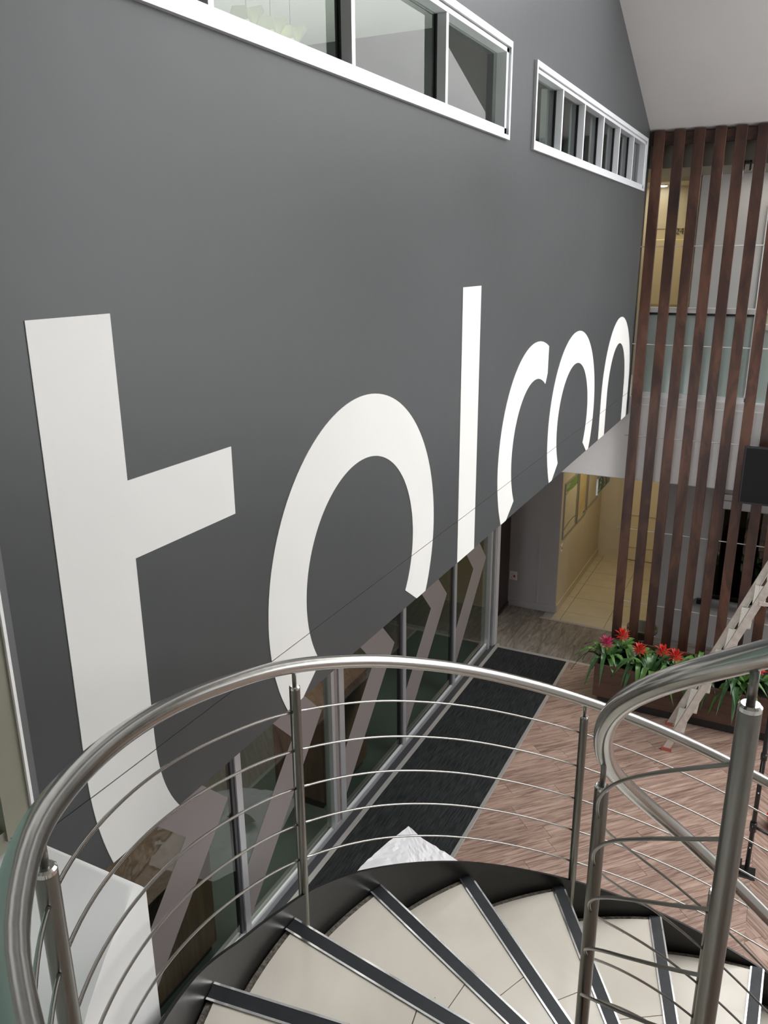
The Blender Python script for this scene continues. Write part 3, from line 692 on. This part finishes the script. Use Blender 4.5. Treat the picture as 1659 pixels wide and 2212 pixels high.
# ------------------------------------------------------------------ planter and bromeliads
PX0, PX1, PY0, PY1, PZ = -1.71, 1.1, 9.07, 9.88, -4.75
t = thing('planter_box', (-.3, 9.35, FZ), 'long dark walnut planter box on a black recessed plinth', 'planter')
obj('front_panel', B((PX0, PX1, PY0, PY0+.03, FZ+.12, PZ), bev=.003), M['planter'], t)
obj('back_panel', B((PX0, PX1, PY1-.03, PY1, FZ+.12, PZ), bev=.003), M['planter'], t)
for x in (PX0, PX1-.03): obj('end_panel', B((x, x+.03, PY0+.03, PY1-.03, FZ+.12, PZ), bev=.003), M['planter'], t)
obj('plinth', B((PX0+.06, PX1-.06, PY0+.05, PY1-.05, FZ, FZ+.12)), M['plinth'], t)
obj('soil', B((PX0+.03, PX1-.03, PY0+.03, PY1-.03, FZ+.12, PZ-.06)), M['soil'], t, kind='stuff')
def leaf(bm, x, y, z, a, ln, rise, droop, w):
    n = 6; L = []
    for i in range(n+1):
        s = i/n; r = ln*(s*.92); h = rise*sin(min(s*1.6, 1)*pi/2)*1.0 - droop*max(0, s-.35)**1.6*2.2
        ww = w*(.55+.9*s-1.35*s*s) if s < .98 else .002
        p = Vector((x+r*cos(a), y+r*sin(a), z+h)); sd = Vector((-sin(a), cos(a), 0))
        L.append((bm.verts.new(p+sd*ww+Vector((0, 0, .012))), bm.verts.new(p), bm.verts.new(p-sd*ww+Vector((0, 0, .012)))))
    for p, q in zip(L, L[1:]):
        bm.faces.new((p[0], p[1], q[1], q[0])); bm.faces.new((p[1], p[2], q[2], q[1]))
def bromeliad(x, y, label, col, hgt, nl=16, size=1., seed=0, flower=True, lean=0.):
    x *= 1.014; y += .14; rnd = random.Random(seed); z = PZ-.06
    t = thing('bromeliad', (x, y, z), label, 'plant', 'bromeliads in the walnut planter')
    for i in range(nl):
        bm = bmesh.new(); a = 2*pi*i/nl*2.4+rnd.uniform(-.3, .3); ln = size*rnd.uniform(.30, .46)
        leaf(bm, x, y, z, a, ln, size*rnd.uniform(.12, .24), size*rnd.uniform(.10, .36), size*rnd.uniform(.034, .052))
        obj('leaf', bm, M['leaf' if rnd.random() < .6 else 'leaf_dark'], t, smooth=True)
    if not flower: return t
    obj('flower_stem', tube(bmesh.new(), [(x, y, z), (x+lean*.5, y, z+hgt*.6), (x+lean, y, z+hgt)], .012, 8), M['leaf'], t, smooth=True)
    bm = bmesh.new(); fx, fy, fz = x+lean, y, z+hgt
    for ring_, (nb, el, ln) in enumerate(((8, .1, .105), (7, .6, .125), (5, 1.15, .10))):
        for i in range(nb):
            a = 2*pi*i/nb+ring_*.5+rnd.uniform(-.15, .15); e = el+rnd.uniform(-.1, .1)
            d = Vector((cos(a)*cos(e), sin(a)*cos(e), sin(e))); sd = Vector((-sin(a), cos(a), 0)); up = d.cross(sd)
            b = Vector((fx, fy, fz+.015*ring_)); m1 = b+d*ln*.5+Vector((0, 0, .008)); tp = b+d*ln
            v = [bm.verts.new(q) for q in (b-up*.004, m1+sd*.019, tp, m1-sd*.019, m1+up*-.006)]
            bm.faces.new((v[0], v[1], v[4])); bm.faces.new((v[1], v[2], v[4])); bm.faces.new((v[2], v[3], v[4])); bm.faces.new((v[3], v[0], v[4]))
    obj('flower_head', bm, M[col], t)
    bm = bmesh.new()
    for i in range(6):
        a = i*1.05; d = Vector((cos(a)*.6, sin(a)*.6, -.35 if i % 2 else .3)); b = Vector((fx, fy, fz-.02)); sd = Vector((-sin(a), cos(a), 0))
        v = [bm.verts.new(q) for q in (b, b+d*.04+sd*.01, b+d*.085, b+d*.04-sd*.01)]; bm.faces.new(v)
    obj('pale_bract', bm, M['orange'], t)
    return t
FL = [(-1.60, 9.14, 'bromeliad with a magenta flower at the left end of the planter', 'pink', .24, 3),
      (-1.46, 9.38, 'bromeliad with the tallest orange red flower, second from the left', 'red', .27, 4),
      (-1.22, 9.20, 'bromeliad with a small dark red flower in the middle of the planter', 'red', .20, 5),
      (-.96, 9.24, 'bromeliad with a flat red flower, left one of the close pair', 'red', .22, 6),
      (-.80, 9.12, 'bromeliad with a bright red and yellow flower, right one of the close pair', 'red', .25, 8)]
for x, y, l, c, h, s in FL: bromeliad(x, y, l, c, h, 18, 1.0, s)
bromeliad(.08, 9.2, 'bromeliad with a red flower at the right photo edge', 'red', .24, 18, 1.1, 11)
for x, y, s, l in ((-.55, 9.30, 12, 'flowerless upright green plant right of the flower pair'), (-.30, 9.15, 13, 'flowerless green plant drooping over the planter front behind the ladder'), (-1.05, 9.02, 14, 'flowerless dark green plant at the planter front, left of the big rail'), (-.12, 9.1, 15, 'flowerless green plant behind the tall inner post')):
    bromeliad(x, y, l, '', 0, 18, 1.12, s, False)

# bucket
t = thing('bucket', (-1.40, 10.62, FZ), 'khaki plastic bucket with a wire handle behind the slats', 'bucket')
BX, BY = -1.40, 10.62
bm = bmesh.new(); lathe(bm, BX, BY, [(.13, FZ), (.185, FZ+.42), (.205, FZ+.42), (.205, FZ+.45), (.19, FZ+.45), (.18, FZ+.44), (.125, FZ+.02)], 28)
obj('bucket_body', bm, M['bucket'], t, smooth=True)
obj('wire_handle', tube(bmesh.new(), [(BX+.2*cos(a), BY-.14*sin(a)*1.0-.06*sin(a), FZ+.42-.10*sin(a)) for a in [pi*i/16 for i in range(17)]], .006, 8), M['steel'], t, smooth=True)

# ------------------------------------------------------------------ step ladder
def ladder():
    t = thing('step_ladder', (-.4, 8.8, FZ), 'scuffed aluminium step ladder standing in front of the planter', 'ladder')
    H = 2.9; dx = .78/2.1
    for y, x0 in ((8.44, -.73), (8.99, -.765)):
        bm = bmesh.new(); p = Vector((x0, y, FZ+.03)); q = Vector((x0+dx*H, y, FZ+H)); d = (q-p).normalized()
        obox(bm, (p+q)/2, d, (0, 1, 0), d.cross(Vector((0, 1, 0))), (q-p).length/2, .012, .036)
        s = -1 if y > 8.7 else 1
        for sg in (-1, 1): obox(bm, (p+q)/2+d.cross(Vector((0, 1, 0)))*.034*sg+Vector((0, .012*s, 0)), d, (0, 1, 0), d.cross(Vector((0, 1, 0))), (q-p).length/2, .016, .004)
        obj('stile', bm, M['ladder'], t)
        bm = bmesh.new(); obox(bm, (x0, y, FZ+.02), (1, 0, 0), (0, 1, 0), (0, 0, 1), .055, .022, .02); obj('foot_pad', bm, M['red_foot'], t)
    z = FZ+.27
    while z < FZ+H-.1:
        x = -.73+dx*(z-FZ)
        bm = bmesh.new(); box(bm, x-.055, x+.065, 8.455, 8.975, z-.022, z, bev=.003)
        for j in range(5): box(bm, x-.05+.022*j, x-.042+.022*j, 8.46, 8.97, z, z+.003)
        obj('tread', bm, M['ladder_step'], t)
        z += .275
    for y, x0 in ((8.5, .98), (8.93, .98)):
        bm = bmesh.new(); bar(bm, (x0, y, FZ), (-.73+dx*H, y, FZ+H), .03, .05); obj('rear_leg', bm, M['ladder'], t)
    bm = bmesh.new(); zb = -3.36; bar(bm, (-.73+dx*(zb-FZ), 8.42, zb), (.5, 8.48, zb-.03), .02, .035); obj('spreader', bm, M['ladder'], t)
ladder()

# ------------------------------------------------------------------ black steel stand at the right edge
def stand():
    t = thing('black_stand', (.2, 6.78, FZ), 'black steel trestle stand with paint spots at the right edge', 'stand')
    for k, x in enumerate((.2, 1.05)):
        obj('upright', tube(bmesh.new(), [(x, 6.78, FZ+.04), (x, 6.78, -3.7)], .020, 12), M['black'], t, smooth=True)
        obj('collar', tube(bmesh.new(), [(x, 6.78, -4.85), (x, 6.78, -4.76)], .029, 12), M['black'], t, smooth=True)
        obj('collar', tube(bmesh.new(), [(x, 6.78, -4.12), (x, 6.78, -4.06)], .027, 12), M['black'], t, smooth=True)
        bm = bmesh.new(); box(bm, x-.055, x+.075, 6.70, 6.86, FZ, FZ+.012, bev=.002); box(bm, x-.06, x-.045, 6.73, 6.83, FZ, FZ+.10); obj('foot_plate', bm, M['black'], t)
    obj('brace', tube(bmesh.new(), [(.2, 6.78, -4.80), (.32, 6.78, -4.84), (.93, 6.78, -4.84), (1.05, 6.78, -4.80)], .014, 10), M['black'], t, smooth=True)
    obj('brace', tube(bmesh.new(), [(.2, 6.78, -4.35), (1.05, 6.78, -4.45)], .012, 10), M['black'], t, smooth=True)
    bm = bmesh.new()
    for z in (-4.30, -4.45, -4.62, -4.82, -5.02): box(bm, .195, .205, 6.757, 6.762, z, z+.012)
    obj('paint_spot', bm, M['white_plastic'], t)
stand()
t = thing('red_tub', (.43, 7.55, FZ), 'small red plastic tub on the floor behind the black stand', 'tub')
bm = bmesh.new(); lathe(bm, .43, 7.55, [(.08, FZ), (.10, FZ+.11), (.108, FZ+.11), (.108, FZ+.125), (.095, FZ+.125), (.075, FZ+.01)], 20); obj('tub_body', bm, M['red_plastic'], t, smooth=True)
obj('rim_band', tube(bmesh.new(), [(.43+.107*cos(a*.35), 7.55+.107*sin(a*.35), FZ+.118) for a in range(19)], .006, 6), M['red_plastic'], t)

# ------------------------------------------------------------------ sheets on the floor
def sheet(name, poly, z, amp, m, lab, cat, seed, res=.05):
    bm = bmesh.new(); xs_ = [p[0] for p in poly]; ys_ = [p[1] for p in poly]; rnd = random.Random(seed)
    from mathutils import noise
    def inside(x, y):
        c = False; n = len(poly)
        for i in range(n):
            x1, y1 = poly[i]; x2, y2 = poly[(i+1) % n]
            if (y1 > y) != (y2 > y) and x < (x2-x1)*(y-y1)/(y2-y1)+x1: c = not c
        return c
    # triangulated fan of rings: scale the outline towards its centre
    cx, cy = sum(xs_)/len(xs_), sum(ys_)/len(ys_); pts = []
    for i in range(len(poly)):
        a = poly[i]; b = poly[(i+1) % len(poly)]; n = max(2, int(math.hypot(b[0]-a[0], b[1]-a[1])/res))
        for k in range(n): s = k/n; pts.append((a[0]+(b[0]-a[0])*s, a[1]+(b[1]-a[1])*s))
    NR = 16; rings = []
    for r in range(NR):
        s = 1-r/NR; row = []
        for x, y in pts:
            X, Y = cx+(x-cx)*s, cy+(y-cy)*s
            v = noise.cell(Vector((X*5, Y*5, seed)))*.0
            h = abs(noise.noise(Vector((X*4+seed, Y*4, 1.))))*1.0+abs(noise.noise(Vector((X*11, Y*11+seed, 2.))))*.55+abs(noise.noise(Vector((X*27, Y*27+seed, 2.))))*.2
            row.append(bm.verts.new((X, Y, z+.004+amp*h)))
        rings.append(row)
    for a, b in zip(rings, rings[1:]):
        n = len(a)
        for k in range(n): bm.faces.new((a[k], a[(k+1) % n], b[(k+1) % n], b[k]))
    c = bm.verts.new((cx, cy, z+.01)); n = len(rings[-1])
    for k in range(n): bm.faces.new((rings[-1][k], rings[-1][(k+1) % n], c))
    return tag(obj(name, bm, M[m]), lab, cat)
sheet('drop_sheet', [(-2.78, 5.99), (-2.62, 5.90), (-2.13, 5.74), (-1.85, 5.45), (-1.75, 5.0), (-2.1, 4.45), (-2.75, 4.55), (-2.95, 5.0), (-2.93, 5.35)], FZ+.006, .035, 'paper', 'crumpled white paper drop sheet lying on the black carpet', 'sheet', 3)
sheet('plastic_sheet', [(-1.95, 5.1), (-1.3, 5.0), (-1.2, 4.0), (-1.7, 3.7), (-2.1, 4.2)], FZ, .06, 'plastic_sheet', 'crumpled brown plastic sheet on the plank floor, seen mirrored in the glass', 'sheet', 9)
sheet('dark_rag', [(-2.66, 5.33), (-2.50, 5.40), (-2.36, 5.36), (-2.38, 5.24), (-2.6, 5.22)], FZ+.045, .05, 'rag', 'small crumpled dark maroon rag on the white paper sheet', 'rag', 5, .03)

# ------------------------------------------------------------------ spiral staircase
AX, AY, T0, DT, Z0, RI, OFF = .3731, 1.8740, 3.27474, .28700, -2.1188, .2074, .1517
RO = 1.765
zl = lambda th: Z0+(th-T0)/DT*RI
cyl = lambda R_, th, z: (AX+R_*cos(th), AY+R_*sin(th), z)
def on_line(phi, R_, back=0.):
    """point on the nosing line at direction phi where it meets radius R_, moved back (towards the riser side)"""
    o = OFF+back; s = sqrt(max(R_*R_-o*o, 0)); return (AX+s*cos(phi)-o*sin(phi), AY+s*sin(phi)+o*cos(phi))
def interp(tab, x):
    if x <= tab[0][0]: return tab[0][1]
    for (a, b), (c, d) in zip(tab, tab[1:]):
        if x <= c: s = (x-a)/(c-a); return b+(d-b)*s
    return tab[-1][1]
stair = thing('spiral_staircase', (AX, AY, FZ), 'black steel curved staircase with cream tiled treads', 'staircase')
def arc_pts(R_, a, b, n):  # between two angles
    return [(AX+R_*cos(a+(b-a)*i/n), AY+R_*sin(a+(b-a)*i/n)) for i in range(n+1)]
def ang(p): return math.atan2(p[1]-AY, p[0]-AX)
def wedge(phf, phb, r0, r1, f_back, b_back, n=6, m=3):
    """outline between the front line (phf) and back line (phb) for radii r0..r1"""
    A = on_line(phf, r1, f_back); Bq = on_line(phb, r1, b_back); C = on_line(phb, r0, b_back); D = on_line(phf, r0, f_back)
    a, b = ang(A), ang(Bq)
    if b < a: b += 2*pi
    c, d = ang(C), ang(D)
    if c < d: c += 2*pi
    return arc_pts(r1, a, b, n)+arc_pts(r0, c, d, m)
NS = .064; RIN = .70
for k in range(-1, 15):
    z = Z0-k*RI
    ph = T0-k*DT; pb = T0-(k-1)*DT
    # with increasing angle the line moves towards the camera: "back" is +perpendicular
    bm = bmesh.new(); prism(bm, wedge(ph, pb, RIN-.02, RO-.004, .004, -.03), z-.05, z-.013)
    tr = obj('tread', bm, M['black_steel'], stair)
    for r0, r1, na, nb in ((RIN, 1.195, 1, 3), (1.199, RO-.03, 6, 1)):
        bm = bmesh.new(); prism(bm, wedge(ph, pb, r0, r1, NS, -.002, na, nb), z-.013, z)
        obj('tread_tile', bm, M['tile'], tr)
    bm = bmesh.new(); prism(bm, wedge(ph, pb, RO-.031, RO-.006, NS, .0), z-.03, z-.006)
    obj('mortar_edge', bm, M['grout'], tr)
    # nosing: dark insert between two metal lips
    def strip(b0, b1, z0, z1, nm, m):
        P = [on_line(ph, RO-.004, b0), on_line(ph, RO-.004, b1), on_line(ph, RIN, b1), on_line(ph, RIN, b0)]
        bm = bmesh.new(); prism(bm, P, z0, z1); obj(nm, bm, M[m], tr)
    strip(.008, NS-.007, z-.012, z+.002, 'nosing_insert', 'nosing')
    strip(NS-.008, NS, z-.012, z+.004, 'nosing_lip', 'steel_cap')
    strip(.0, .008, z-.04, z+.003, 'nosing_lip', 'steel_cap')
    bm = bmesh.new(); P = [on_line(ph, RO-.004, .012), on_line(ph, RO-.004, .022), on_line(ph, RIN, .022), on_line(ph, RIN, .012)]
    prism(bm, P, z-RI-.02, z-.04); obj('riser', bm, M['black_steel'], tr)
ST = [(1.65, -.075), (1.92, -.052), (2.14, -.031), (2.32, -.018), (2.51, .004), (2.70, .016), (2.88, .028), (3.02, .022), (3.12, .0), (3.25, -.010), (3.40, .022), (3.55, .022)]
def helix_plate(R0_, R1_, a0, a1, top, depth, n, nm):
    bm = bmesh.new(); L = []
    for i in range(n+1):
        th = a0+(a1-a0)*i/n; zt = zl(th)+top(th)
        L.append([bm.verts.new(cyl(R0_, th, zt)), bm.verts.new(cyl(R1_, th, zt)), bm.verts.new(cyl(R1_, th, zt-depth)), bm.verts.new(cyl(R0_, th, zt-depth))])
    for p, q in zip(L, L[1:]):
        for j in range(4): bm.faces.new((p[j], q[j], q[(j+1) % 4], p[(j+1) % 4]))
    bm.faces.new(L[0][::-1]); bm.faces.new(L[-1])
    o = obj(nm, bm, M['black_steel'], stair, smooth=True); smooth_auto(o, 30)
A_END = T0-14.6*DT
helix_plate(RO, RO+.012, A_END, T0+1.15*DT, lambda th: interp(ST, th), .34, 120, 'outer_stringer')
helix_plate(RIN-.03, RIN-.018, A_END, T0+1.5*DT, lambda th: .0, .34, 90, 'inner_stringer')

# outer balustrade
RR = 1.78
RAILH = [(1.70, .927), (1.954, .946), (2.27, .972), (2.535, .987), (2.777, .987), (3.022, .969), (3.132, .954), (3.2, .938), (3.455, .899), (3.641, .870), (3.776, .856), (3.88, .845), (3.95, .822), (4.0, .80), (4.05, .785), (4.1, .77), (4.15, .75), (4.25, .71), (4.4, .64)]
def smoothed(tab, x, w=.12): return sum(interp(tab, x+w*d) for d in (-1, -.5, 0, .5, 1))/5
RRF = [(3.776, 1.78), (3.88, 1.785), (3.95, 1.787), (4.0, 1.789), (4.05, 1.790), (4.1, 1.786), (4.2, 1.78)]
rail_z = lambda th: zl(th)+smoothed(RAILH, th, .06)
bal = thing('stair_balustrade', cyl(RR, 3.03, -2.4), 'brushed steel outer stair railing curving in front of the wall', 'railing')
ths = [A_END+.3+(4.4-A_END-.3)*i/150 for i in range(151)]
obj('handrail', tube(bmesh.new(), [cyl(interp(RRF, th), th, rail_z(th)) for th in ths], .0254, 24), M['steel'], bal, smooth=True)
W0 = [(2.186, .169), (3.03, .178), (3.856, .146)]; WS = [(2.186, .180), (3.03, .155), (3.856, .137)]
OP = [3.856, 3.03, 2.186, 1.35, .52, -.30]
def post(parent, R_, th, zt, zb, r, ztop):
    x, y, _ = cyl(R_, th, 0)
    bm = bmesh.new(); lathe(bm, x, y, [(r, zb), (r, zt-.012)], 28); p = obj('baluster_post', bm, M['steel_post'], parent, smooth=True); smooth_auto(p, 50)
    bm = bmesh.new(); lathe(bm, x, y, [(r, zt-.0115), (r, zt-.004), (r-.004, zt), (.008, zt)], 28); c = obj('end_cap', bm, M['steel_cap'], p, smooth=True); smooth_auto(c, 40)
    bm = bmesh.new(); lathe(bm, x, y, [(.0075, zt-.002), (.0075, ztop)], 14); obj('rail_pin', bm, M['steel_post'], p, smooth=True)
for th in OP:
    zt = rail_z(th)-.075; post(bal, RR, th, zt, zl(th)-.20, .0190, rail_z(th)-.012)
for k in range(5):
    for a, b in zip([4.35]+OP, OP+[A_END+.3]):
        n = 26; pts = []
        for i in range(n+1):
            th = b+(a-b)*i/n; pts.append(cyl(RR, th, rail_z(th)-interp(W0, th)-k*interp(WS, th)))
        obj('rail_wire', tube(bmesh.new(), pts, .0045, 8), M['steel'], bal, smooth=True)

# inner balustrade
RN = .68
INH = [(2.0, 1.0), (2.4, 1.0), (2.75, .987), (3.1, .970), (3.31, .985), (3.6, .978), (3.83, .948), (4.0, .915), (4.17, .875), (4.5, .80), (4.9, .68)]
in_z = lambda th: zl(th)+smoothed(INH, th, .1)
inb = thing('stair_balustrade', cyl(RN, 4.145, -1.7), 'brushed steel inner stair railing spiralling tightly at the right', 'railing')
ths = [A_END+.3+(4.9-A_END-.3)*i/150 for i in range(151)]
obj('handrail', tube(bmesh.new(), [cyl(RN, th, in_z(th)) for th in ths], .0235, 24), M['steel'], inb, smooth=True)
IP = [4.145, 3.16, 2.17, 1.18, .2, -.7]
for th in IP:
    zt = in_z(th)-(.085 if th > 4 else .09); post(inb, RN, th, zt, zl(th)-.25, .0190, in_z(th)-.012)
for k in range(5):
    for a, b in zip(IP, IP[1:]+[A_END+.3]):
        n = 26; pts = []
        for i in range(n+1):
            th = b+(a-b)*i/n; pts.append(cyl(RN, th, in_z(th)-.197-k*.152))
        obj('rail_wire', tube(bmesh.new(), pts, .0042, 8), M['steel_post'], inb, smooth=True)
